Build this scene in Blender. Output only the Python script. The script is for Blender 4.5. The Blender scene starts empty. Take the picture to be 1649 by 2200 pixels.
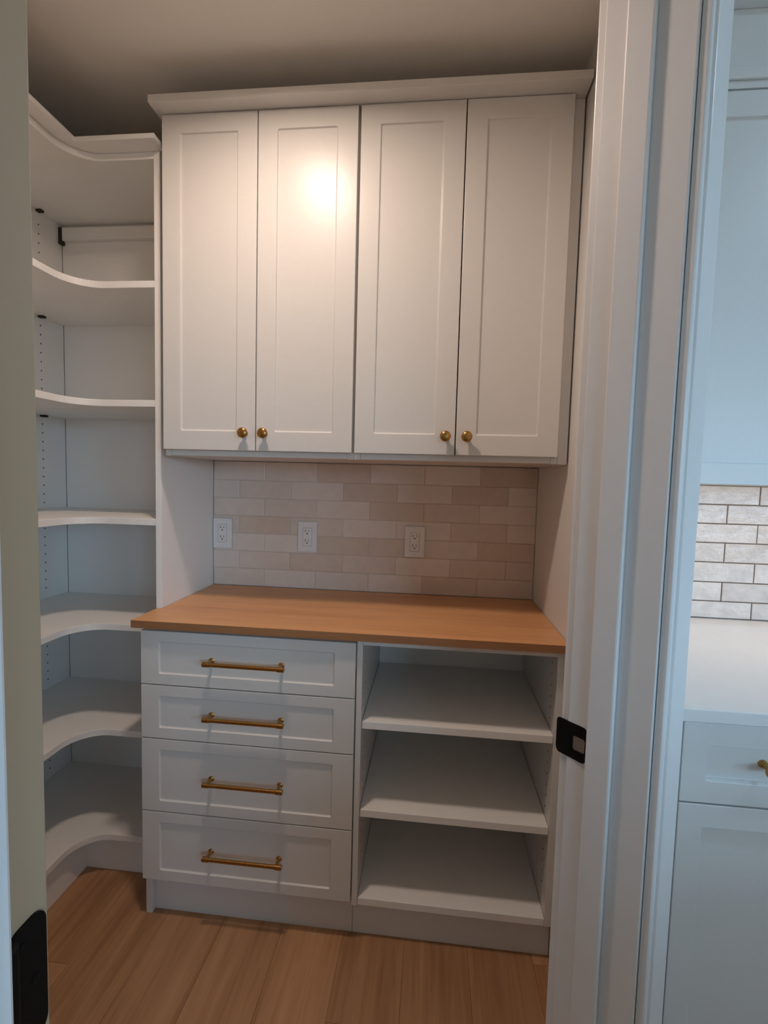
import bpy, bmesh, math, random
from mathutils import Vector, Matrix
random.seed(7)
S = bpy.context.scene
COL = S.collection
PI = math.pi

# ---------------------------------------------------------------- camera
cam_data = bpy.data.cameras.new('camera')
cam = bpy.data.objects.new('camera', cam_data)
COL.objects.link(cam)
S.camera = cam
yaw, pitch, roll, fpx = 0.1004, -0.0675, 0.0266, 1027.8
fw = Vector((-math.sin(yaw) * math.cos(pitch), math.cos(yaw) * math.cos(pitch), math.sin(pitch)))
rt = Vector((math.cos(yaw), math.sin(yaw), 0))
up = rt.cross(fw)
r2 = rt * math.cos(roll) + up * math.sin(roll)
u2 = -rt * math.sin(roll) + up * math.cos(roll)
m = Matrix((r2, u2, -fw)).transposed().to_4x4()
m.translation = Vector((0.8238, -1.2807, 1.3318))
cam.matrix_world = m
cam_data.sensor_fit = 'VERTICAL'
cam_data.sensor_height = 24.0
cam_data.lens = 24.0 * fpx / 2200.0
cam_data.clip_start = 0.02

# ---------------------------------------------------------------- world, exposure
w = bpy.data.worlds.new('sky')
S.world = w
w.use_nodes = True
wn = w.node_tree
bg = wn.nodes['Background']
geo = wn.nodes.new('ShaderNodeTexCoord')
sep = wn.nodes.new('ShaderNodeSeparateXYZ')
wn.links.new(geo.outputs['Generated'], sep.inputs['Vector'])
wr = wn.nodes.new('ShaderNodeValToRGB')          # ground below the horizon, overcast blue sky above it
wr.color_ramp.elements[0].position = 0.485
wr.color_ramp.elements[0].color = (0.10, 0.095, 0.08, 1)
wr.color_ramp.elements[1].position = 0.515
wr.color_ramp.elements[1].color = (0.43, 0.72, 1.0, 1)
wm = wn.nodes.new('ShaderNodeMath')
wm.operation = 'MULTIPLY_ADD'
wm.inputs[1].default_value = 0.5
wm.inputs[2].default_value = 0.5
wn.links.new(sep.outputs['Z'], wm.inputs[0])
wn.links.new(wm.outputs[0], wr.inputs['Fac'])
wn.links.new(wr.outputs['Color'], bg.inputs['Color'])
P_SKY = 13.5
bg.inputs['Strength'].default_value = P_SKY
S.view_settings.view_transform = 'Standard'
S.view_settings.look = 'None'
S.view_settings.gamma = 1.0
S.view_settings.use_curve_mapping = False
S.view_settings.exposure = 0.0


def area_light(name, loc, target, sx, sy, power, color, shape='RECTANGLE'):
    d = bpy.data.lights.new(name, 'AREA')
    d.shape = shape
    d.size = sx
    if shape == 'RECTANGLE':
        d.size_y = sy
    d.energy = power
    d.color = color
    o = bpy.data.objects.new(name, d)
    o.location = loc
    o.rotation_euler = (Vector(target) - Vector(loc)).to_track_quat('-Z', 'Y').to_euler()
    COL.objects.link(o)
    return o


WARM = (1.0, 0.79, 0.67)
KCEIL_Z = 2.74
P_LAMP, P_UNDER, P_FILL = 7.0, 0.95, 8.0
FILL_COL = (0.46, 0.73, 1.0)
FILL_SPOTS = ((2.45, -0.85), (3.60, -0.85))
SPREAD = 166
# the kitchen windows let the sky in: wall, from, to, sill, head
WINDOWS = [('x', -4.30, -2.80, 0.90, 2.15, 'kitchen window on the right wall'),
           ('y', 2.20, 4.00, 0.90, 2.15, 'kitchen window behind the viewer on the right')]
for ax, a0, a1, z0, z1, _ in WINDOWS:
    am, zm = (a0 + a1) / 2, (z0 + z1) / 2
    loc = (4.18, am, zm) if ax == 'x' else (am, -4.48, zm)
    portal = area_light('window_portal', loc, (0, am, zm) if ax == 'x' else (am, 0, zm), a1 - a0 - 0.1, z1 - z0 - 0.1, 1.0, (1, 1, 1))
    portal.data.cycles.is_portal = True
# the pantry ceiling lamp's light
lamp = area_light('ceiling_lamp_light', (0.40, -0.385, 2.405), (0.40, -0.385, 0), 0.12, 0.12, P_LAMP, WARM, 'DISK')
lamp.data.spread = math.radians(SPREAD)

# added fill lamps, out of view, to brighten the kitchen cabinets
for cx_, cy_ in FILL_SPOTS:
    area_light('kitchen_fill_light', (cx_, cy_, KCEIL_Z - 0.012), (cx_, cy_, 0), 0.12, 0.12, P_FILL, FILL_COL, 'DISK')

# ---------------------------------------------------------------- materials
def new_mat(name):
    mt = bpy.data.materials.new(name)
    mt.use_nodes = True
    nt = mt.node_tree
    return mt, nt, nt.nodes['Principled BSDF']


def paint(name, col, rough=0.4, bump=0.0, scale=60.0, spec=0.5, var=0.02):
    mt, nt, b = new_mat(name)
    tc = nt.nodes.new('ShaderNodeTexCoord')
    nz = nt.nodes.new('ShaderNodeTexNoise')
    nz.inputs['Scale'].default_value = scale
    nz.inputs['Detail'].default_value = 3
    nt.links.new(tc.outputs['Object'], nz.inputs['Vector'])
    rmp = nt.nodes.new('ShaderNodeMapRange')
    rmp.inputs['To Min'].default_value = 1 - var
    rmp.inputs['To Max'].default_value = 1 + var
    nt.links.new(nz.outputs['Fac'], rmp.inputs['Value'])
    mx = nt.nodes.new('ShaderNodeVectorMath')
    mx.operation = 'SCALE'
    mx.inputs[0].default_value = col
    nt.links.new(rmp.outputs['Result'], mx.inputs['Scale'])
    nt.links.new(mx.outputs['Vector'], b.inputs['Base Color'])
    b.inputs['Roughness'].default_value = rough
    b.inputs['Specular IOR Level'].default_value = spec
    if bump > 0:
        bp = nt.nodes.new('ShaderNodeBump')
        bp.inputs['Strength'].default_value = bump
        bp.inputs['Distance'].default_value = 0.002
        nt.links.new(nz.outputs['Fac'], bp.inputs['Height'])
        nt.links.new(bp.outputs['Normal'], b.inputs['Normal'])
    return mt


def wood(name, c0, c1, c2, axis, stretch, rough, rand=0.0, bump=0.05):
    """grain running along `axis` (0 x, 1 y); colour shifted per object by rand"""
    mt, nt, b = new_mat(name)
    tc = nt.nodes.new('ShaderNodeTexCoord')
    oi = nt.nodes.new('ShaderNodeObjectInfo')
    off = nt.nodes.new('ShaderNodeVectorMath')
    off.operation = 'SCALE'
    off.inputs[0].default_value = (31.0, 17.0, 5.0)
    nt.links.new(oi.outputs['Random'], off.inputs['Scale'])
    add = nt.nodes.new('ShaderNodeVectorMath')
    add.operation = 'ADD'
    nt.links.new(tc.outputs['Object'], add.inputs[0])
    nt.links.new(off.outputs['Vector'], add.inputs[1])
    mp = nt.nodes.new('ShaderNodeMapping')
    sc = [stretch, stretch, stretch]
    sc[axis] = stretch * 0.045
    mp.inputs['Scale'].default_value = sc
    nt.links.new(add.outputs['Vector'], mp.inputs['Vector'])
    n1 = nt.nodes.new('ShaderNodeTexNoise')
    n1.inputs['Scale'].default_value = 1.0
    n1.inputs['Detail'].default_value = 6
    n1.inputs['Roughness'].default_value = 0.62
    n1.inputs['Distortion'].default_value = 0.6
    nt.links.new(mp.outputs['Vector'], n1.inputs['Vector'])
    mp2 = nt.nodes.new('ShaderNodeMapping')
    sc2 = [stretch * 0.22] * 3
    sc2[axis] = stretch * 0.03
    mp2.inputs['Scale'].default_value = sc2
    nt.links.new(add.outputs['Vector'], mp2.inputs['Vector'])
    n2 = nt.nodes.new('ShaderNodeTexNoise')
    n2.inputs['Scale'].default_value = 1.0
    n2.inputs['Detail'].default_value = 4
    nt.links.new(mp2.outputs['Vector'], n2.inputs['Vector'])
    mixf = nt.nodes.new('ShaderNodeMath')
    mixf.operation = 'ADD'
    nt.links.new(n1.outputs['Fac'], mixf.inputs[0])
    nt.links.new(n2.outputs['Fac'], mixf.inputs[1])
    half = nt.nodes.new('ShaderNodeMath')
    half.operation = 'MULTIPLY'
    half.inputs[1].default_value = 0.5
    nt.links.new(mixf.outputs[0], half.inputs[0])
    cr = nt.nodes.new('ShaderNodeValToRGB')
    e = cr.color_ramp.elements
    e[0].position = 0.34
    e[0].color = (*c0, 1)
    e[1].position = 0.66
    e[1].color = (*c2, 1)
    k = e.new(0.5)
    k.color = (*c1, 1)
    nt.links.new(half.outputs[0], cr.inputs['Fac'])
    hsv = nt.nodes.new('ShaderNodeHueSaturation')
    mr = nt.nodes.new('ShaderNodeMapRange')
    mr.inputs['To Min'].default_value = 1 - rand
    mr.inputs['To Max'].default_value = 1 + rand
    nt.links.new(oi.outputs['Random'], mr.inputs['Value'])
    nt.links.new(mr.outputs['Result'], hsv.inputs['Value'])
    nt.links.new(cr.outputs['Color'], hsv.inputs['Color'])
    nt.links.new(hsv.outputs['Color'], b.inputs['Base Color'])
    b.inputs['Roughness'].default_value = rough
    bp = nt.nodes.new('ShaderNodeBump')
    bp.inputs['Strength'].default_value = bump
    bp.inputs['Distance'].default_value = 0.001
    nt.links.new(n1.outputs['Fac'], bp.inputs['Height'])
    nt.links.new(bp.outputs['Normal'], b.inputs['Normal'])
    return mt


def tile_mat(name, a, c, rough, bump, lo=0.88, hi=1.10):
    mt, nt, b = new_mat(name)
    tc = nt.nodes.new('ShaderNodeTexCoord')
    oi = nt.nodes.new('ShaderNodeObjectInfo')
    off = nt.nodes.new('ShaderNodeVectorMath')
    off.operation = 'SCALE'
    off.inputs[0].default_value = (13.0, 7.0, 29.0)
    nt.links.new(oi.outputs['Random'], off.inputs['Scale'])
    add = nt.nodes.new('ShaderNodeVectorMath')
    add.operation = 'ADD'
    nt.links.new(tc.outputs['Object'], add.inputs[0])
    nt.links.new(off.outputs['Vector'], add.inputs[1])
    nz = nt.nodes.new('ShaderNodeTexNoise')
    nz.inputs['Scale'].default_value = 24
    nz.inputs['Detail'].default_value = 4
    nz.inputs['Roughness'].default_value = 0.65
    nt.links.new(add.outputs['Vector'], nz.inputs['Vector'])
    mixc = nt.nodes.new('ShaderNodeMix')
    mixc.data_type = 'RGBA'
    mixc.inputs['A'].default_value = (*a, 1)
    mixc.inputs['B'].default_value = (*c, 1)
    nt.links.new(oi.outputs['Random'], mixc.inputs['Factor'])
    mr = nt.nodes.new('ShaderNodeMapRange')
    mr.inputs['To Min'].default_value = lo
    mr.inputs['To Max'].default_value = hi
    nt.links.new(nz.outputs['Fac'], mr.inputs['Value'])
    sc = nt.nodes.new('ShaderNodeVectorMath')
    sc.operation = 'SCALE'
    nt.links.new(mixc.outputs['Result'], sc.inputs[0])
    nt.links.new(mr.outputs['Result'], sc.inputs['Scale'])
    nt.links.new(sc.outputs['Vector'], b.inputs['Base Color'])
    b.inputs['Roughness'].default_value = rough
    bp = nt.nodes.new('ShaderNodeBump')
    bp.inputs['Strength'].default_value = bump
    bp.inputs['Distance'].default_value = 0.004
    nt.links.new(nz.outputs['Fac'], bp.inputs['Height'])
    nt.links.new(bp.outputs['Normal'], b.inputs['Normal'])
    return mt


def metal(name, col, rough, met=1.0):
    mt, nt, b = new_mat(name)
    tc = nt.nodes.new('ShaderNodeTexCoord')
    nz = nt.nodes.new('ShaderNodeTexNoise')
    nz.inputs['Scale'].default_value = 180
    nt.links.new(tc.outputs['Object'], nz.inputs['Vector'])
    mr = nt.nodes.new('ShaderNodeMapRange')
    mr.inputs['To Min'].default_value = rough * 0.8
    mr.inputs['To Max'].default_value = rough * 1.2
    nt.links.new(nz.outputs['Fac'], mr.inputs['Value'])
    nt.links.new(mr.outputs['Result'], b.inputs['Roughness'])
    b.inputs['Base Color'].default_value = (*col, 1)
    b.inputs['Metallic'].default_value = met
    return mt


def glow(name, col, strength):
    mt, nt, b = new_mat(name)
    b.inputs['Base Color'].default_value = (0.9, 0.9, 0.9, 1)
    b.inputs['Emission Color'].default_value = (*col, 1)
    b.inputs['Emission Strength'].default_value = strength
    return mt


M = {}
M['cab'] = paint('cabinet_paint', (0.735, 0.72, 0.69), 0.32, 0.02, 90, 0.36)
M['mel'] = paint('white_melamine', (0.90, 0.89, 0.86), 0.42, 0.02, 120)
M['wall'] = paint('wall_paint', (0.82, 0.80, 0.77), 0.6, 0.06, 150)
M['ceil'] = paint('ceiling_paint', (0.85, 0.82, 0.76), 0.9, 0.08, 120)
M['trim'] = paint('trim_paint', (0.77, 0.765, 0.765), 0.33, 0.02, 60)
M['kit'] = paint('kitchen_cabinet_paint', (0.80, 0.80, 0.79), 0.35, 0.02, 90)
M['door'] = paint('beige_door_paint', (0.48, 0.355, 0.235), 0.4, 0.02, 60)
M['quartz'] = paint('white_quartz', (0.84, 0.83, 0.82), 0.22, 0.0, 30, var=0.03)
M['counter'] = wood('oak_worktop', (0.62, 0.295, 0.125), (0.73, 0.375, 0.165), (0.79, 0.44, 0.205), 0, 60, 0.38, 0.0, 0.03)
M['edge'] = wood('oak_edge_shade', (0.28, 0.125, 0.050), (0.34, 0.160, 0.068), (0.40, 0.195, 0.085), 0, 60, 0.42, 0.0, 0.03)  # worktop oak darkened to hold the shade on its front edge
M['floor'] = wood('oak_plank', (0.29, 0.142, 0.064), (0.44, 0.235, 0.114), (0.54, 0.305, 0.158), 1, 42, 0.5, 0.09, 0.10)
M['seam'] = paint('dark_underfloor', (0.10, 0.055, 0.03), 0.9)
M['tile'] = tile_mat('glazed_tile', (0.68, 0.56, 0.46), (0.86, 0.78, 0.71), 0.26, 0.10)
M['ktile'] = tile_mat('kitchen_glazed_tile', (0.70, 0.64, 0.60), (0.82, 0.77, 0.73), 0.16, 1.0, 0.68, 1.24)
M['grout'] = paint('pale_grout', (0.70, 0.60, 0.52), 0.9, 0.1, 300)
M['dgrout'] = paint('taupe_grout', (0.16, 0.13, 0.11), 0.9, 0.1, 300)
M['brass'] = metal('aged_brass', (0.46, 0.26, 0.085), 0.26)
M['black'] = paint('matte_black_metal', (0.003, 0.003, 0.003), 0.55, 0.0, 200, 0.18)
M['steel'] = metal('dull_steel', (0.42, 0.41, 0.40), 0.4)
M['hole'] = paint('dark_hole', (0.035, 0.028, 0.02), 0.9)
M['plastic'] = paint('white_plastic', (0.85, 0.84, 0.83), 0.3)
M['lamp'] = glow('lamp_diffuser', (1.0, 0.80, 0.58), 6.0)
M['kfill'] = glow('cool_fill_diffuser', FILL_COL, 6.0)
mt, nt, b = new_mat('window_glass')
tr = nt.nodes.new('ShaderNodeBsdfTransparent')
gl = nt.nodes.new('ShaderNodeBsdfGlossy')
gl.inputs['Roughness'].default_value = 0.02
mxs = nt.nodes.new('ShaderNodeMixShader')
mxs.inputs['Fac'].default_value = 0.07
nt.links.new(tr.outputs[0], mxs.inputs[1])
nt.links.new(gl.outputs[0], mxs.inputs[2])
nt.links.new(mxs.outputs[0], nt.nodes['Material Output'].inputs['Surface'])
nt.nodes.remove(b)
M['glass'] = mt

# ---------------------------------------------------------------- mesh helpers
def box(bm, x0, x1, y0, y1, z0, z1):
    v = [bm.verts.new(p) for p in ((x0, y0, z0), (x1, y0, z0), (x1, y1, z0), (x0, y1, z0),
                                   (x0, y0, z1), (x1, y0, z1), (x1, y1, z1), (x0, y1, z1))]
    for f in ((0, 3, 2, 1), (4, 5, 6, 7), (0, 1, 5, 4), (1, 2, 6, 5), (2, 3, 7, 6), (3, 0, 4, 7)):
        bm.faces.new([v[i] for i in f])


def prism(bm, pts, z0, z1):
    """pts: plan polygon, counter-clockwise"""
    a = [bm.verts.new((x, y, z0)) for x, y in pts]
    c = [bm.verts.new((x, y, z1)) for x, y in pts]
    n = len(pts)
    bm.faces.new(a[::-1])
    bm.faces.new(c)
    for i in range(n):
        bm.faces.new((a[i], a[(i + 1) % n], c[(i + 1) % n], c[i]))


def lathe(bm, prof, origin, axis, seg=24):
    """prof: (radius, distance along axis) from start to end"""
    ax = Vector(axis).normalized()
    q = ax.to_track_quat('Z', 'Y').to_matrix()
    o = Vector(origin)
    rings = []
    for r, h in prof:
        if r < 1e-6:
            rings.append([bm.verts.new(o + q @ Vector((0, 0, h)))])
        else:
            rings.append([bm.verts.new(o + q @ Vector((r * math.cos(2 * PI * k / seg), r * math.sin(2 * PI * k / seg), h))) for k in range(seg)])
    for a, c in zip(rings, rings[1:]):
        for k in range(seg):
            k2 = (k + 1) % seg
            if len(a) == 1 and len(c) == 1:
                continue
            if len(a) == 1:
                bm.faces.new((a[0], c[k], c[k2]))
            elif len(c) == 1:
                bm.faces.new((a[k], a[k2], c[0]))
            else:
                bm.faces.new((a[k], a[k2], c[k2], c[k]))
    if len(rings[0]) > 1:
        bm.faces.new(rings[0][::-1])
    if len(rings[-1]) > 1:
        bm.faces.new(rings[-1])


def rod(bm, p0, p1, r, seg=16):
    d = Vector(p1) - Vector(p0)
    L = d.length
    e = min(r * 0.15, L * 0.2)
    lathe(bm, ((r - e, 0), (r, e), (r, L - e), (r - e, L)), p0, d, seg)


def rrect(x0, x1, z0, z1, r, n=4):
    """rounded rectangle outline, counter-clockwise seen from -y; n+1 points per corner"""
    out = []
    for cx, cz, a0 in ((x1 - r, z0 + r, -PI / 2), (x1 - r, z1 - r, 0), (x0 + r, z1 - r, PI / 2), (x0 + r, z0 + r, PI)):
        out.append([(cx + r * math.cos(a0 + k * PI / 2 / n), cz + r * math.sin(a0 + k * PI / 2 / n)) for k in range(n + 1)])
    return out


def shaker(bm, x0, x1, z0, z1, yf, th, px0, px1, pz0, pz1, rec=0.0048, slope=0.0022):
    """cabinet front in the plane y = yf (facing -y) with one recessed panel"""
    O = [bm.verts.new(p) for p in ((x1, yf, z0), (x1, yf, z1), (x0, yf, z1), (x0, yf, z0))]
    B = [bm.verts.new((v.co.x, yf + th, v.co.z)) for v in O]
    I = [[bm.verts.new((x, yf, z)) for x, z in c] for c in rrect(px0, px1, pz0, pz1, 0.005)]
    J = [[bm.verts.new((x, yf + rec, z)) for x, z in c] for c in rrect(px0 + slope, px1 - slope, pz0 + slope, pz1 - slope, 0.0035)]
    for i in range(4):
        j = (i + 1) % 4
        bm.faces.new((O[i], O[j], I[j][0], I[i][-1]))
        bm.faces.new((O[j], O[i], B[i], B[j]))
        for k in range(len(I[i]) - 1):
            bm.faces.new((O[i], I[i][k + 1], I[i][k]))
    fi = [v for c in I for v in c]
    fj = [v for c in J for v in c]
    n = len(fi)
    for k in range(n):
        bm.faces.new((fi[k], fi[(k + 1) % n], fj[(k + 1) % n], fj[k]))
    bm.faces.new(fj)
    bm.faces.new(B[::-1])


def obj(name, bm, mat, parent=None, bevel=0.0, smooth=False, loc=None):
    bmesh.ops.recalc_face_normals(bm, faces=bm.faces)
    if smooth:
        for f in bm.faces:
            f.smooth = True
    me = bpy.data.meshes.new(name)
    bm.to_mesh(me)
    bm.free()
    me.materials.append(mat)
    if smooth:
        me.set_sharp_from_angle(angle=math.radians(40))
    o = bpy.data.objects.new(name, me)
    COL.objects.link(o)
    if parent is not None:
        o.parent = parent
    if loc is not None:
        o.location = loc
    if bevel > 0:
        md = o.modifiers.new('bevel', 'BEVEL')
        md.width = bevel
        md.segments = 2
        md.limit_method = 'ANGLE'
        md.angle_limit = math.radians(40)
    return o


def bx(name, dims, mat, parent=None, bevel=0.001):
    bm = bmesh.new()
    box(bm, *dims)
    return obj(name, bm, mat, parent, bevel)


def tag(o, label, cat, group=None, kind=None):
    o['label'] = label
    o['category'] = cat
    if group:
        o['group'] = group
    if kind:
        o['kind'] = kind
    return o


def thing(name, label, cat, loc=(0, 0, 0), group=None, rotz=0.0):
    o = bpy.data.objects.new(name, None)
    o.empty_display_size = 0.05
    o.location = loc
    o.rotation_euler = (0, 0, rotz)
    COL.objects.link(o)
    return tag(o, label, cat, group)


def struct(o, label, cat='structure'):
    o['kind'] = 'structure'
    o['label'] = label
    return o


def copy_tree(o, parent=None):
    c = o.copy()
    COL.objects.link(c)
    if parent is not None:
        c.parent = parent
    for ch in list(o.children):
        copy_tree(ch, c)
    return c


# ---------------------------------------------------------------- room shell
CEIL, KCEIL = 2.44, KCEIL_Z
YB, XW, XR = 0.462, -0.605, 1.193
TOP = 2.80

bm = bmesh.new()
box(bm, -1.6, 4.3, -4.6, 0.75, -0.06, -0.008)
floor = struct(obj('floor', bm, M['seam']), 'oak plank floor running from the kitchen into the pantry')
# planks run along y, 0.18 m wide, in staggered lengths; pieces where the view falls
PW = 0.18
pm = {}
x = -0.62 - 0.035
row = 0
while x < 2.2:
    y = -2.3 + (row * 0.47) % 1.2 - 1.2
    while y < 0.46:
        L = 1.2
        y0, y1 = max(y, -2.3), min(y + L, 0.70)
        if y1 - y0 > 0.05:
            key = round(y1 - y0, 3)
            if key not in pm:
                pb = bmesh.new()
                box(pb, 0, PW - 0.0007, 0, y1 - y0 - 0.0007, -0.008, 0.0)
                me = bpy.data.meshes.new('plank')
                bmesh.ops.recalc_face_normals(pb, faces=pb.faces)
                pb.to_mesh(me)
                pb.free()
                me.materials.append(M['floor'])
                pm[key] = me
            o = bpy.data.objects.new('plank', pm[key])
            o.location = (x, y0, 0)
            o.parent = floor
            COL.objects.link(o)
        y += L
    x += PW
    row += 1
# the kitchen floor farther off, out of view
bm = bmesh.new()
box(bm, -1.6, -0.66, -4.6, 0.75, -0.008, 0)
box(bm, 2.23, 4.3, -4.6, 0.75, -0.008, 0)
box(bm, -0.66, 2.23, -4.6, -2.31, -0.008, 0)
obj('far_planks', bm, M['floor'], floor)['kind'] = 'stuff'

bm = bmesh.new()
prism(bm, [(-0.80, -1.19), (0.53, -1.19), (1.225, -0.49), (1.225, 0.70), (-0.80, 0.70)], CEIL, CEIL + 0.06)
ceiling = struct(obj('ceiling', bm, M['ceil']), 'plain pantry ceiling above the cabinets')
bm = bmesh.new()
box(bm, -1.7, 4.4, -4.7, 0.75, KCEIL, KCEIL + 0.06)
struct(obj('ceiling_kitchen', bm, M['ceil']), 'white kitchen ceiling')

wb = struct(bx('wall_back', (-0.80, 1.232, YB + 0.009, 0.70, 0, TOP), M['wall'], None, 0), 'back wall of the pantry behind the wall cabinets')
struct(bx('wall_left', (-0.72, XW - 0.022, -1.06, YB + 0.009, 0, CEIL), M['wall'], None, 0), 'left wall of the pantry behind the corner shelves')


def ts(t, s):
    """plan point from door-frame coordinates: t into the pantry, s from right jamb into the opening"""
    k = math.sqrt(0.5)
    return (1.081 + k * (-t - s), -0.511 + k * (t - s))


W_OPEN = 0.735
HEAD = 2.09
bm = bmesh.new()
prism(bm, [ts(0.033, -0.021), (XR, -0.351), (XR, YB + 0.008), (1.231, YB + 0.008), (1.231, -0.497), ts(-0.096, -0.021)][::-1], 0, TOP - 0.001)
struct(obj('wall_right', bm, M['wall']), 'right wall between the pantry and the kitchen')
bm = bmesh.new()
prism(bm, [ts(0.033, W_OPEN + 0.021), (0.485, -1.061), (-0.80, -1.061), (-0.80, -1.20), (0.528, -1.20), ts(-0.096, W_OPEN + 0.021)], 0, TOP - 0.001)
struct(obj('wall_front', bm, M['wall']), 'front wall of the pantry left of the doorway')
bm = bmesh.new()
prism(bm, [ts(-0.096, -0.02), ts(0.033, -0.02), ts(0.033, W_OPEN + 0.02), ts(-0.096, W_OPEN + 0.02)], HEAD + 0.021, TOP - 0.002)
struct(obj('wall_diagonal', bm, M['wall']), 'diagonal wall above the doorway')

# kitchen walls
KY = 0.336
wk = struct(bx('wall_kitchen', (1.233, 4.4, KY + 0.008, 0.70, 0, TOP - 0.001), M['wall'], None, 0), 'kitchen wall behind the tiled backsplash')


def wall_with_holes(axis, c0, c1, a0, a1, z1, holes):
    """wall slab across c0..c1, running a0..a1, with rectangular window openings (a, b, za, zb)"""
    bm = bmesh.new()

    def put(p, q, za, zb):
        if q - p > 1e-4 and zb - za > 1e-4:
            if axis == 'x':
                box(bm, c0, c1, p, q, za, zb)
            else:
                box(bm, p, q, c0, c1, za, zb)
    p = a0
    for ha, hb, za, zb in sorted(holes):
        put(p, ha, 0, z1)
        put(ha, hb, 0, za)
        put(ha, hb, zb, z1)
        p = hb
    put(p, a1, 0, z1)
    return bm


struct(obj('wall_kitchen_right', wall_with_holes('x', 4.2, 4.35, -4.6, KY + 0.007, KCEIL, [h[1:5] for h in WINDOWS if h[0] == 'x']), M['wall']),
       'right kitchen wall with a window')
struct(obj('wall_kitchen_back', wall_with_holes('y', -4.65, -4.5, -1.6, 4.2, KCEIL, [h[1:5] for h in WINDOWS if h[0] == 'y']), M['wall']),
       'kitchen wall behind the viewer with a window')
struct(bx('wall_kitchen_left', (-1.7, -1.55, -4.5, 0.70, 0, KCEIL), M['wall'], None, 0), 'left kitchen wall')


struct(bx('wall_light_blocker', (1.25, 3.4, -1.85, -1.72, 0, 1.02), M['wall'], None, 0.002), 'added unseen low wall that shades the lower kitchen cabinets')  # added out of view to block low window light


def window(name, axis, a0, a1, z0, z1, c, label):
    bm = bmesh.new()
    f = 0.05

    def b2(m, p0, p1, za, zb, h):
        if axis == 'x':
            box(m, c - h, c + h, p0, p1, za, zb)
        else:
            box(m, p0, p1, c - h, c + h, za, zb)
    mid = (a0 + a1) / 2
    for p0, p1, za, zb in ((a0, a0 + f, z0, z1), (a1 - f, a1, z0, z1), (a0 + f, a1 - f, z0, z0 + f),
                           (a0 + f, a1 - f, z1 - f, z1), (mid - 0.02, mid + 0.02, z0 + f, z1 - f)):
        b2(bm, p0, p1, za, zb, 0.03)
    o = struct(obj(name, bm, M['trim']), label)
    for p0, p1 in ((a0 + f, mid - 0.02), (mid + 0.02, a1 - f)):
        pb = bmesh.new()
        b2(pb, p0, p1, z0 + f, z1 - f, 0.003)
        obj('pane', pb, M['glass'], o)


for k, (ax, a0, a1, z0, z1, label) in enumerate(WINDOWS):
    window('window_%d' % (k + 1), ax, a0, a1, z0, z1, 4.28 if ax == 'x' else -4.58, label)

# ---------------------------------------------------------------- doorway: jambs, stops, casings, strike plate
FR = (1.081, -0.511, 0)
FROT = math.radians(135)


def in_frame(o):
    o.location = FR
    o.rotation_euler = (0, 0, FROT)
    return o


def casing_bm(side, s_in, sgn, z1, kitchen):
    """upright casing; s_in is its inner edge, running away from the opening by sgn"""
    bm = bmesh.new()
    if kitchen:
        prof = [(0.0, -0.0965), (0.0, -0.107), (0.003, -0.109), (0.010, -0.109), (0.0135, -0.1055), (0.017, -0.1055),
                (0.0195, -0.110), (0.058, -0.1125), (0.064, -0.1125), (0.066, -0.110), (0.066, -0.0965)]
    else:
        prof = [(0.0, 0.0335), (0.0, 0.046), (0.003, 0.048), (0.055, 0.050), (0.060, 0.048), (0.060, 0.0335)]
    pts = [(t, s_in + sgn * a) for a, t in prof]
    a = [bm.verts.new((t, s, 0.0)) for t, s in pts]
    c = [bm.verts.new((t, s, z1)) for t, s in pts]
    n = len(pts)
    bm.faces.new(a)
    bm.faces.new(c[::-1])
    for i in range(n):
        bm.faces.new((a[i], a[(i + 1) % n], c[(i + 1) % n], c[i]))
    return bm


def jamb(name, s0, s1, stop0, stop1, s_in, sgn, label):
    j = bx(name, (-0.0955, 0.0325, min(s0, s1), max(s0, s1), 0, HEAD), M['trim'], None, 0.0015)
    struct(in_frame(j), label)
    bx('door_stop', (-0.044, -0.004, min(stop0, stop1), max(stop0, stop1), 0, HEAD - 0.011), M['trim'], j, 0.003)
    obj('casing', casing_bm(name, s_in, sgn, HEAD + 0.06, True), M['trim'], j, 0.0012)
    obj('casing', casing_bm(name, s_in, sgn, HEAD + 0.06, False), M['trim'], j, 0.0012)
    return j


jr = jamb('trim_1', 0.0, -0.019, 0.0005, 0.011, -0.005, -1, 'white right door jamb with a black strike plate')
jl = jamb('trim_2', W_OPEN, W_OPEN + 0.019, W_OPEN - 0.011, W_OPEN - 0.0005, W_OPEN + 0.005, 1, 'white left door jamb beside the open door')
jh = bx('trim_3', (-0.0955, 0.0325, 0.0005, W_OPEN - 0.0005, HEAD + 0.0005, HEAD + 0.019), M['trim'], None, 0.001)
struct(in_frame(jh), 'head jamb across the top of the doorway')
bx('door_stop', (-0.044, -0.004, 0.011, W_OPEN - 0.011, HEAD - 0.011, HEAD), M['trim'], jh, 0.003)
bx('casing', (-0.112, -0.0965, 0.0, W_OPEN, HEAD + 0.006, HEAD + 0.07), M['trim'], jh, 0.002)
bx('casing', (0.0335, 0.049, 0.0, W_OPEN, HEAD + 0.006, HEAD + 0.07), M['trim'], jh, 0.002)


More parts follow.
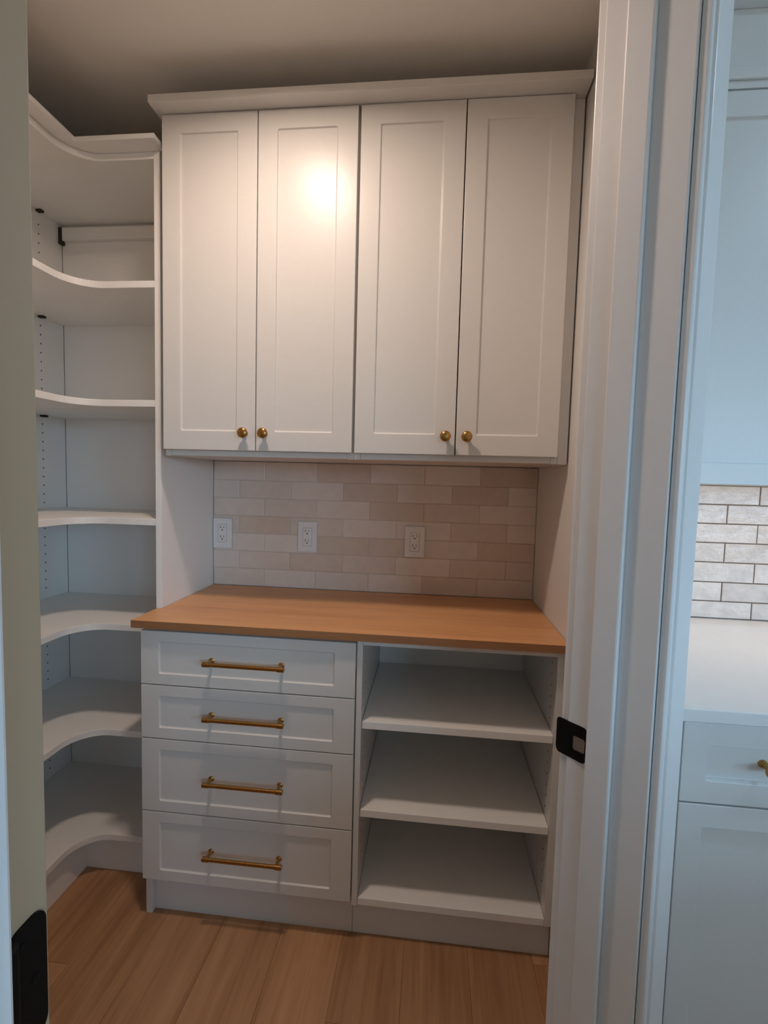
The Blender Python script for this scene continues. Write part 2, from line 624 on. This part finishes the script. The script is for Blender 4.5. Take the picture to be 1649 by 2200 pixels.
def plate_with_hole(t0, t1, z0, z1, r, h0, h1, k0, k1, hr, s0, s1):
    """rounded plate lying in the jamb's plane (t, z), from s0 to s1 proud of it, with a rounded hole"""
    bm = bmesh.new()
    o = [p for c in rrect(t0, t1, z0, z1, r, 5) for p in c]
    i = [p for c in rrect(h0, h1, k0, k1, hr, 5) for p in c]
    n = len(o)
    L = []
    for s in (s0, s1):
        # the lip on the pantry side curls back a little
        def cv(p):
            bend = max(0.0, p[0] - 0.034)
            return bm.verts.new((p[0], s - bend * bend * 14, p[1]))
        L.append(([cv(p) for p in o], [cv(p) for p in i]))
    for k in range(n):
        q = (k + 1) % n
        bm.faces.new((L[0][0][k], L[0][0][q], L[0][1][q], L[0][1][k]))
        bm.faces.new((L[1][0][k], L[1][0][q], L[1][1][q], L[1][1][k]))
        bm.faces.new((L[0][0][k], L[0][0][q], L[1][0][q], L[1][0][k]))
        bm.faces.new((L[0][1][k], L[0][1][q], L[1][1][q], L[1][1][k]))
    return bm


sp = obj('strike_plate', plate_with_hole(-0.002, 0.054, 0.884, 0.943, 0.008, 0.001, 0.022, 0.900, 0.924, 0.004, 0.0003, 0.0022), M['black'], jr)
sp['label'] = 'black strike plate with a latch hole'
bm = bmesh.new()
prism(bm, [(0.0012, 0.0004), (0.0218, 0.0004), (0.0218, 0.0009), (0.0012, 0.0009)], 0.9002, 0.9238)
lc = obj('latch_hole', bm, M['steel'], sp)
bm = bmesh.new()
for zz in (0.891, 0.936):
    lathe(bm, ((0.0032, 0), (0.0032, 0.0006), (0.002, 0.001), (0, 0.001)), (0.012, 0.0021, zz), (0, 1, 0), 12)
obj('screw', bm, M['black'], sp)

# the door, open into the pantry, seen only by its hinge edge
DX1, DY0, DY1 = 0.534, -0.9895, -0.9545
bm = bmesh.new()
box(bm, DX1 - 0.725, DX1, DY0, DY1, 0.012, 2.07)
door = struct(obj('door_1', bm, M['door'], None, 0.0015), 'beige pantry door standing open at the left, hinge edge with a black hinge')
for yf, dep in ((DY0 - 0.0040, -0.004), (DY1, 0.004)):
    for z0, z1 in ((0.25, 0.95), (1.10, 1.92)):
        bm = bmesh.new()
        for d in ((DX1 - 0.61, DX1 - 0.12, z0, z0 + 0.02), (DX1 - 0.61, DX1 - 0.12, z1 - 0.02, z1),
                  (DX1 - 0.61, DX1 - 0.59, z0 + 0.02, z1 - 0.02), (DX1 - 0.14, DX1 - 0.12, z0 + 0.02, z1 - 0.02)):
            box(bm, d[0], d[1], yf, yf + 0.004, d[2], d[3])
        obj('panel_moulding', bm, M['door'], door)
for hz in (0.22, 0.947, 1.80):
    bm = bmesh.new()
    o_ = [p for c in rrect(DY0 - 0.004, DY1 - 0.004, hz - 0.051, hz + 0.051, 0.012, 6) for p in c]
    a = [bm.verts.new((DX1 + 0.0002, y, z)) for y, z in o_]
    c = [bm.verts.new((DX1 + 0.0022, y, z)) for y, z in o_]
    n = len(o_)
    bm.faces.new(a[::-1])
    bm.faces.new(c)
    for k in range(n):
        bm.faces.new((a[k], a[(k + 1) % n], c[(k + 1) % n], c[k]))
    hg = obj('hinge', bm, M['black'], door)
    bm = bmesh.new()
    rod(bm, (DX1 + 0.006, DY0 - 0.006, hz - 0.051), (DX1 + 0.006, DY0 - 0.006, hz + 0.051), 0.006, 12)
    obj('hinge_barrel', bm, M['black'], hg, 0, True)
    bm = bmesh.new()
    for yy, zz in ((DY0 + 0.010, hz - 0.035), (DY0 + 0.020, hz), (DY0 + 0.010, hz + 0.035)):
        lathe(bm, ((0.0038, 0), (0.0038, 0.0005), (0.002, 0.0012), (0, 0.0012)), (DX1 + 0.0021, yy, zz), (1, 0, 0), 12)
    obj('hinge_screw', bm, M['black'], hg)
hg = None

# ---------------------------------------------------------------- tiles
def tile_wall(parent, x0, x1, ytile, rows, off_odd, off_even, grout_mat, mat, g=0.0016, e=0.004, drop=0.0022, name='tile'):
    """rows: list of z edges from bottom to top; each tile its own object"""
    bx('grout', (x0, x1, ytile + 0.0024, ytile + 0.0085, rows[0], rows[-1]), grout_mat, parent, 0)
    cache = {}
    for r in range(len(rows) - 1):
        off = off_odd if (len(rows) - 2 - r) % 2 == 0 else off_even
        k0 = math.floor((x0 - off) / 0.199)
        k = k0
        while off + k * 0.199 < x1 - 0.004:
            a = max(x0, off + k * 0.199)
            b_ = min(x1, off + (k + 1) * 0.199)
            k += 1
            if b_ - a < 0.006:
                continue
            key = (round(b_ - a, 4), round(rows[r + 1] - rows[r], 4))
            if key not in cache:
                tb = bmesh.new()
                w_, h_ = key
                # slightly pillowed face with soft edges
                f = [tb.verts.new(p) for p in ((g / 2, drop, g / 2), (w_ - g / 2, drop, g / 2), (w_ - g / 2, drop, h_ - g / 2), (g / 2, drop, h_ - g / 2))]
                i = [tb.verts.new(p) for p in ((e, 0, e), (w_ - e, 0, e), (w_ - e, 0, h_ - e), (e, 0, h_ - e))]
                q = [tb.verts.new((v.co.x, 0.006, v.co.z)) for v in f]
                for n in range(4):
                    tb.faces.new((f[n], f[(n + 1) % 4], i[(n + 1) % 4], i[n]))
                    tb.faces.new((q[n], q[(n + 1) % 4], f[(n + 1) % 4], f[n]))
                tb.faces.new(i)
                tb.faces.new(q[::-1])
                bmesh.ops.recalc_face_normals(tb, faces=tb.faces)
                me = bpy.data.meshes.new(name)
                tb.to_mesh(me)
                tb.free()
                me.materials.append(mat)
                cache[key] = me
            o = bpy.data.objects.new(name, cache[key])
            o.location = (a, ytile + random.uniform(-0.0006, 0.0006), rows[r])
            o.rotation_euler = (random.uniform(-0.006, 0.006), 0, random.uniform(-0.003, 0.003))
            o.parent = parent
            COL.objects.link(o)


tile_wall(wb, -0.0043, XR - 0.001, YB, [0.9145, 0.981, 1.048, 1.115, 1.182, 1.249, 1.316, 1.3865], 0.197, 0.098, M['grout'], M['tile'], 0.0012, 0.0022, 0.0008)
tile_wall(wk, 1.234, 2.60, KY, [0.9145, 0.970, 1.032, 1.096, 1.159, 1.220, 1.281, 1.3415], 1.848, 1.755, M['dgrout'], M['ktile'], 0.0034, 0.0032, 0.0012)

# ---------------------------------------------------------------- hardware builders
def knob(parent, x, yf, z):
    bm = bmesh.new()
    lathe(bm, ((0.0085, 0), (0.0085, 0.002), (0.0062, 0.004), (0.0052, 0.010), (0.0070, 0.014), (0.0125, 0.0165),
               (0.0150, 0.0205), (0.0148, 0.0235), (0.0125, 0.0265), (0.0085, 0.0285), (0.004, 0.0293), (0, 0.0295)),
          (x, yf, z), (0, -1, 0), 28)
    o = obj('knob', bm, M['brass'], parent, 0, True)
    o['label'] = 'round brass knob'
    return o


def bar_handle(parent, x0, x1, p0, p1, yf, z):
    yb_ = yf - 0.033
    bm = bmesh.new()
    rod(bm, (x0, yb_, z), (x1, yb_, z), 0.0058, 20)
    for e0, e1 in ((x0, x0 + 0.021), (x1 - 0.021, x1)):
        rod(bm, (e0 + 0.0005, yb_, z), (e1, yb_, z), 0.0072, 20)
    for px in (p0, p1):
        lathe(bm, ((0.0085, 0), (0.0085, 0.003), (0.0050, 0.006), (0.0046, 0.026), (0.0055, 0.031)), (px, yf, z), (0, -1, 0), 20)
    o = obj('handle', bm, M['brass'], parent, 0, True)
    o['label'] = 'brass bar pull on two posts'
    return o


# ---------------------------------------------------------------- base: drawer cabinet
TB = 0.892   # underside of worktop
PY = 0.012   # front edge of the cabinet boxes
DF = -0.007  # face of drawer fronts
dc = thing('drawer_cabinet', 'white base cabinet with four drawers under the oak worktop', 'cabinet', (0, 0, 0))
bx('side_panel', (0.0, 0.019, PY, YB, 0, TB - 0.002), M['cab'], dc)
bx('side_panel', (0.6115, 0.6295, PY, YB, 0.112, TB - 0.002), M['cab'], dc)
bx('bottom_panel', (0.0195, 0.611, PY + 0.001, YB - 0.01, 0.112, 0.131), M['cab'], dc)
bx('back_panel', (0.0195, 0.611, YB - 0.009, YB, 0.131, TB - 0.003), M['cab'], dc)
bx('top_rail', (0.0195, 0.611, PY + 0.001, 0.09, TB - 0.021, TB - 0.003), M['cab'], dc)
bx('toe_kick', (0.0195, 0.6295, 0.030, 0.045, 0.0, 0.1115), M['cab'], dc)
for z0, z1, zh in ((0.7245, 0.8815, 0.803), (0.5635, 0.7215, 0.643), (0.3415, 0.5605, 0.452), (0.126, 0.3385, 0.230)):
    bm = bmesh.new()
    shaker(bm, 0.001, 0.6275, z0, z1, DF, 0.018, 0.055, 0.5685, z0 + 0.032, z1 - 0.031)
    d_ = obj('drawer', bm, M['cab'], dc, 0.0012)
    bar_handle(d_, 0.199, 0.434, 0.212, 0.417, DF + 0.007, zh)

# ---------------------------------------------------------------- base: open shelf cabinet
oc = thing('open_shelf_cabinet', 'white open base cabinet with three deep shelves under the oak worktop', 'cabinet', (0.63, 0, 0))
OX = 0.63


def rel(d, ox=OX):
    return (d[0] - ox, d[1] - ox) + tuple(d[2:])


bx('side_panel', rel((0.6305, 0.6465, PY - 0.012, YB, 0.111, TB - 0.002)), M['cab'], oc)
bx('side_panel', rel((1.169, 1.1875, PY - 0.008, YB, 0.111, TB - 0.002)), M['cab'], oc)
bx('top_panel', rel((0.647, 1.1685, PY - 0.008, YB - 0.01, TB - 0.019, TB - 0.002)), M['cab'], oc)
for zt in (0.655, 0.396):
    bx('shelf', rel((0.6475, 1.1680, PY - 0.006, YB - 0.011, zt - 0.0215, zt)), M['mel'], oc, 0.0012)
bx('bottom_panel', rel((0.647, 1.1685, PY - 0.008, YB - 0.011, 0.111, 0.1325)), M['mel'], oc, 0.0012)
bx('back_panel', rel((0.647, 1.1685, YB - 0.010, YB, 0.112, TB - 0.02)), M['mel'], oc)
bx('toe_kick', rel((0.6305, 1.1915, 0.030, 0.045, 0.0, 0.1105)), M['cab'], oc)


def pin_holes(parent, side_x, sgn, ys, zs, ox=0.0):
    bm = bmesh.new()
    for y in ys:
        for z in zs:
            lathe(bm, ((0.0026, 0), (0.0026, 0.0004), (0.0, 0.0004)), (side_x - ox, y, z), (sgn, 0, 0), 8)
    o = obj('pin_holes', bm, M['hole'], parent)
    o['kind'] = 'stuff'
    return o


zz = [0.20 + 0.032 * k for k in range(21)]
pin_holes(oc, 1.169, -1, (0.055, 0.40), [z for z in zz if all(abs(z - s + 0.011) > 0.016 for s in (0.655, 0.396))], OX)
pin_holes(oc, 0.6465, 1, (0.055, 0.40), [z for z in zz if all(abs(z - s + 0.011) > 0.016 for s in (0.655, 0.396))], OX)

# ---------------------------------------------------------------- oak worktop
wt = thing('worktop', 'oak wood worktop with horizontal grain above the drawers', 'countertop', (0, 0, TB))
bm = bmesh.new()
prism(bm, [(-0.018, -0.021), (XR - 0.002, -0.021), (XR - 0.002, YB - 0.002), (-0.0025, YB - 0.002), (-0.0025, 0.109), (-0.018, 0.109)], 0, 0.022)
obj('board', bm, M['counter'], wt, 0.0006)
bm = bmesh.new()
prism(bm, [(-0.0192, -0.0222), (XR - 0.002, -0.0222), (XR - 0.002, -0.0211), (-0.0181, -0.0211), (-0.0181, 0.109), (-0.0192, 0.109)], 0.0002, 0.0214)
obj('shaded_edge', bm, M['edge'], wt)['label'] = 'front edge strip with its shade painted in darker brown'  # separate strip carries the edge's shade as darker wood

# ---------------------------------------------------------------- wall cabinets
UY = 0.07
UZ0, UZ1 = 1.387, 2.345


def wall_cabinet(x0, x1, doors, knobs, label, filler=None):
    t = thing('wall_cabinet', label, 'cabinet', (x0, UY + 0.02, UZ0), 'pair of wall cabinets')

    def R(d):
        return (d[0] - x0, d[1] - x0, d[2] - UY - 0.02, d[3] - UY - 0.02, d[4] - UZ0, d[5] - UZ0)
    yb_ = UY + 0.0205
    bx('side_panel', R((x0, x0 + 0.018, yb_, YB - 0.002, UZ0, UZ1)), M['cab'], t)
    bx('side_panel', R((x1 - 0.018, x1, yb_, YB - 0.002, UZ0, UZ1)), M['cab'], t)
    bx('bottom_panel', R((x0 + 0.0185, x1 - 0.0185, yb_, YB - 0.002, UZ0 + 0.001, UZ0 + 0.019)), M['cab'], t)
    bx('top_panel', R((x0 + 0.0185, x1 - 0.0185, yb_, YB - 0.002, UZ1 - 0.019, UZ1 - 0.001)), M['cab'], t)
    bx('back_panel', R((x0 + 0.0185, x1 - 0.0185, YB - 0.012, YB - 0.002, UZ0 + 0.0195, UZ1 - 0.0195)), M['cab'], t)
    bx('shelf', R((x0 + 0.019, x1 - 0.019, UY + 0.06, YB - 0.013, 1.85, 1.868)), M['mel'], t)
    if filler:
        bx('filler_strip', R((filler[0], filler[1], yb_, yb_ + 0.30, UZ0 - 0.001, UZ1)), M['cab'], t)
    for (a, b_), kx in zip(doors, knobs):
        bm = bmesh.new()
        shaker(bm, a - x0, b_ - x0, 1.405 - UZ0, 2.343 - UZ0, -0.02, 0.0195, a + 0.0545 - x0, b_ - 0.056 - x0, 1.461 - UZ0, 2.292 - UZ0)
        d_ = obj('door', bm, M['cab'], t, 0.0015)
        knob(d_, kx - x0, -0.02, 1.455 - UZ0)
    return t


wall_cabinet(0.0225, 0.5936, ((0.0265, 0.3065), (0.3095, 0.5900)), (0.277, 0.336),
             'white two-door wall cabinet on the left, above the first two outlets')
wall_cabinet(0.5940, 1.1620, ((0.5975, 0.8795), (0.8825, 1.1580)), (0.853, 0.911),
             'white two-door wall cabinet on the right, against the right wall', (1.1625, 1.1885))
bx('top_crown', (0.012, 1.1885, 0.026, YB - 0.002, UZ1 + 0.0005, UZ1 + 0.021), M['cab'], None, 0.001)
tag(bpy.data.objects['top_crown'], 'white flat crown board across the top of both wall cabinets', 'crown board').name = 'crown_board'

# ---------------------------------------------------------------- corner shelf unit
cu = thing('corner_shelf_unit', 'white L-shaped corner shelving with curved shelves left of the wall cabinets', 'shelves', (XW, YB, 0))
CX, CY = XW, YB


def cr(d):
    return (d[0] - CX, d[1] - CX, d[2] - CY, d[3] - CY, d[4], d[5])


XF, YF, YEND = -0.276, 0.113, -0.80
XE = -0.023   # left face of the end panel


def curved_plan(off, rad, n=14):
    """L-shaped plan with a concave rounded inner corner; off pulls the front back"""
    xf, yf = XF - off, YF + off
    pts = [(XW, YB), (XW, YEND + 0.0195), (xf, YEND + 0.0195)]
    cx, cy = xf + rad, yf - rad
    for k in range(n + 1):
        a = PI - k * PI / 2 / n
        pts.append((cx + rad * math.cos(a), cy + rad * math.sin(a)))
    pts += [(XE - 0.0005, yf), (XE - 0.0005, YB)]
    return [(x - CX, y - CY) for x, y in pts]


for zb in (2.254, 1.887, 1.534, 1.171, 0.833, 0.486, 0.1315):
    bm = bmesh.new()
    prism(bm, curved_plan(0.0, 0.095), zb, zb + 0.0205)
    s_ = obj('shelf', bm, M['mel'], cu, 0.0012)
    if zb > 0.4:
        pb = bmesh.new()
        box(pb, 0.0005, 0.020, 0.340 - CY, 0.356 - CY, zb - 0.007, zb - 0.0005)
        obj('shelf_clip', pb, M['hole'], s_)
bx('end_panel', cr((XE, XE + 0.0185, YF - 0.002, YB, 0, 2.2745)), M['mel'], cu)
bx('back_panel', cr((XW, XE - 0.001, YB + 0.0005, YB + 0.0085, 0.02, 2.27)), M['mel'], cu)
bx('left_panel', cr((XW - 0.021, XW - 0.0005, YEND, YB, 0.0, 2.27)), M['mel'], cu)
bx('end_panel', cr((XW, XF, YEND, YEND + 0.019, 0, 2.2745)), M['mel'], cu)
bx('cleat', cr((XW + 0.014, XE - 0.001, YB - 0.018, YB - 0.0005, 2.196, 2.241)), M['mel'], cu)
bx('cam_bracket', cr((XW + 0.0005, XW + 0.0125, YB - 0.020, YB - 0.001, 2.183, 2.243)), M['hole'], cu)
bm = bmesh.new()
prism(bm, [(x - CX, y - CY) for x, y in ((XF - 0.020, YEND + 0.0195), (XF - 0.020, 0.146), (XE - 0.0005, 0.146), (XE - 0.0005, 0.162), (XF - 0.036, 0.162), (XF - 0.036, YEND + 0.0195))], 0, 0.131)
obj('toe_kick', bm, M['mel'], cu, 0.0008)
bm = bmesh.new()
XC, YC = -0.230, 0.058
prism(bm, [(x - CX, y - CY) for x, y in ((XW, YEND), (XC, YEND), (XC, YC), (0.010, YC), (0.010, YC + 0.035), (-0.0005, 0.125), (-0.0005, YB), (XW, YB))], 2.2750, 2.2885)
obj('crown', bm, M['mel'], cu, 0.0008)
zz = [0.19 + 0.032 * k for k in range(64)]
sh = (2.264, 1.897, 1.544, 1.181, 0.843, 0.496, 0.142)
pin_holes(cu, 0.0, 1, (0.352 - CY, -0.36 - CY), [z for z in zz if z < 2.25 and all(abs(z - s) > 0.02 for s in sh)])

# ---------------------------------------------------------------- outlets
def outlet(x, z, label):
    t = thing('outlet', label, 'outlet', (x, YB - 0.001, z), 'outlets on the pantry backsplash')
    o_ = rrect(-0.0365, 0.0365, -0.057, 0.057, 0.003, 3)
    bm = bmesh.new()
    oo = [p for c in o_ for p in c]
    ii = [p for c in rrect(-0.034, 0.034, -0.0545, 0.0545, 0.003, 3) for p in c]
    hh = [p for c in rrect(-0.0175, 0.0175, -0.0345, 0.0345, 0.003, 3) for p in c]
    A = [bm.verts.new((p[0], -0.0005, p[1])) for p in oo]
    B = [bm.verts.new((p[0], -0.0045, p[1])) for p in oo]
    C_ = [bm.verts.new((p[0], -0.0065, p[1])) for p in ii]
    D_ = [bm.verts.new((p[0], -0.0065, p[1])) for p in hh]
    E_ = [bm.verts.new((p[0], -0.0030, p[1])) for p in hh]
    n = len(oo)
    for k in range(n):
        q = (k + 1) % n
        for P_, Q_ in ((A, B), (B, C_), (C_, D_), (D_, E_)):
            bm.faces.new((P_[k], P_[q], Q_[q], Q_[k]))
    obj('cover_plate', bm, M['plastic'], t)
    bm = bmesh.new()
    box(bm, -0.0166, 0.0166, -0.0070, -0.0032, -0.0336, 0.0336)
    rc = obj('receptacle', bm, M['plastic'], t, 0.0008)
    bm = bmesh.new()
    for zc in (0.0185, -0.0165):
        box(bm, -0.0075, -0.0055, -0.0074, -0.0071, zc, zc + 0.008)
        box(bm, 0.0052, 0.0068, -0.0074, -0.0071, zc + 0.0005, zc + 0.0075)
        lathe(bm, ((0.0025, 0), (0.0025, 0.0004), (0, 0.0004)), (0, -0.0070, zc - 0.006), (0, -1, 0), 10)
    obj('slots', bm, M['hole'], rc)
    for zs in (-0.0485, 0.0485):
        bm = bmesh.new()
        lathe(bm, ((0.003, 0), (0.003, 0.0006), (0.0015, 0.001), (0, 0.001)), (0, -0.0064, zs), (0, -1, 0), 12)
        obj('screw', bm, M['plastic'], t)
    return t


outlet(0.0345, 1.113, 'white outlet in the left corner of the backsplash, leftmost of the three')
outlet(0.364, 1.111, 'white outlet on the backsplash, middle of the three')
outlet(0.764, 1.108, 'white outlet on the backsplash, rightmost of the three')

# ---------------------------------------------------------------- pantry ceiling lamp
cl = thing('ceiling_light', 'round flush ceiling lamp of the pantry, in front of the wall cabinets', 'lamp', (0.40, -0.385, CEIL))
bm = bmesh.new()
lathe(bm, ((0.095, 0.0005), (0.095, 0.010), (0.090, 0.018), (0.082, 0.020), (0.080, 0.016), (0.080, 0.012)), (0, 0, 0), (0, 0, -1), 40)
obj('trim_ring', bm, M['plastic'], cl, 0, True)
bm = bmesh.new()
lathe(bm, ((0.079, 0.0125), (0.079, 0.020), (0.06, 0.023), (0, 0.025)), (0, 0, 0), (0, 0, -1), 40)
obj('diffuser', bm, M['lamp'], cl, 0, True)

def fill_fixture(name, label, x, y, z, r, mat, group=None):
    t = thing(name, label, 'lamp', (x, y, z), group)
    bm = bmesh.new()
    lathe(bm, ((r * 1.2, 0.0005), (r * 1.2, 0.004), (r * 1.1, 0.008), (r, 0.008), (r, 0.003)), (0, 0, 0), (0, 0, -1), 32)
    obj('trim_ring', bm, M['plastic'], t, 0, True)
    bm = bmesh.new()
    lathe(bm, ((r * 0.99, 0.0032), (r * 0.99, 0.005), (0, 0.006)), (0, 0, 0), (0, 0, -1), 32)
    obj('diffuser', bm, mat, t, 0, True)


for (cx_, cy_), which in zip(FILL_SPOTS, ('nearer the pantry door', 'farther from the pantry door')):  # fixtures for the added kitchen fill lamps
    fill_fixture('fill_lamp', 'added unseen fill lamp in the kitchen ceiling, ' + which, cx_, cy_, KCEIL, 0.06, M['kfill'], 'added kitchen fill lamps')

# ---------------------------------------------------------------- kitchen cabinets beyond the doorway
KF = -0.32
kb = thing('kitchen_base_cabinet', 'white kitchen base cabinet with a drawer over a door, right of the doorway', 'cabinet', (1.232, KF, 0))
KX = 1.232


def kr(d):
    return (d[0] - KX, d[1] - KX, d[2] - KF, d[3] - KF, d[4], d[5])


bx('carcass', kr((1.232, 2.60, KF + 0.0205, KY + 0.007, 0.10, 0.8875)), M['kit'], kb)
bx('toe_kick', kr((1.26, 2.60, KF + 0.08, KF + 0.10, 0, 0.0995)), M['kit'], kb)
bx('filler_strip', kr((1.2325, 1.3245, KF + 0.001, KF + 0.02, 0.10, 0.887)), M['kit'], kb)
for x0, x1 in ((1.3275, 1.86), (1.8635, 2.40)):
    bm = bmesh.new()
    shaker(bm, x0 - KX, x1 - KX, 0.7145, 0.8765, 0, 0.02, x0 + 0.047 - KX, x1 - 0.047 - KX, 0.760, 0.831, 0.012, 0.002)
    d_ = obj('drawer', bm, M['kit'], kb, 0.0015)
    bar_handle(d_, x0 + 0.142 - KX, x1 - 0.142 - KX, x0 + 0.155 - KX, x1 - 0.155 - KX, 0.012, 0.797)
    bm = bmesh.new()
    shaker(bm, x0 - KX, x1 - KX, 0.105, 0.711, 0, 0.02, x0 + 0.045 - KX, x1 - 0.047 - KX, 0.152, 0.664, 0.010, 0.002)
    obj('door', bm, M['kit'], kb, 0.0015)
bm = bmesh.new()
box(bm, 1.2335, 2.60, -0.345, KY - 0.002, 0.888, 0.914)
tag(obj('kitchen_countertop', bm, M['quartz'], None, 0.002), 'white quartz kitchen countertop below the subway tiles', 'countertop')

ku = thing('kitchen_wall_cabinet', 'tall white kitchen wall cabinet above the white subway tiles', 'cabinet', (1.233, 0.0, 1.342))


def kx(d):
    return (d[0] - 1.233, d[1] - 1.233, d[2], d[3], d[4] - 1.342, d[5] - 1.342)


bx('carcass', kx((1.233, 2.60, 0.0205, KY + 0.007, 1.366, 2.46)), M['kit'], ku)
bx('bottom_rail', kx((1.233, 2.60, 0.0205, 0.038, 1.3425, 1.3655)), M['kit'], ku)
for x0, x1 in ((1.25, 1.80), (1.8035, 2.35)):
    bm = bmesh.new()
    shaker(bm, x0 - 1.233, x1 - 1.233, 0.0005, 2.278 - 1.342, 0, 0.02, x0 + 0.055 - 1.233, x1 - 0.055 - 1.233, 1.395 - 1.342, 2.219 - 1.342, 0.008, 0.002)
    obj('door', bm, M['kit'], ku, 0.0015)
bx('frieze', kx((1.233, 2.60, 0.001, 0.020, 2.283, 2.46)), M['kit'], ku)
bx('moulding', kx((1.233, 2.60, -0.008, 0.0005, 2.300, 2.328)), M['kit'], ku, 0.003)
bx('crown', kx((1.233, 2.60, -0.05, KY, 2.4605, 2.54)), M['kit'], ku, 0.01)
ub = thing('under_cabinet_light', 'slim strip lamp under the kitchen wall cabinet', 'lamp', (1.9, 0.06, 1.3655))
bx('housing', (-0.55, 0.55, -0.015, 0.015, -0.010, -0.0005), M['plastic'], ub, 0.001)
bx('diffuser', (-0.54, 0.54, -0.011, 0.011, -0.0125, -0.0102), M['lamp'], ub, 0)
area_light('under_cabinet_lamp_light', (1.9, 0.06, 1.3515), (1.9, 0.12, 0.9), 1.05, 0.02, P_UNDER, (1.0, 0.74, 0.58))
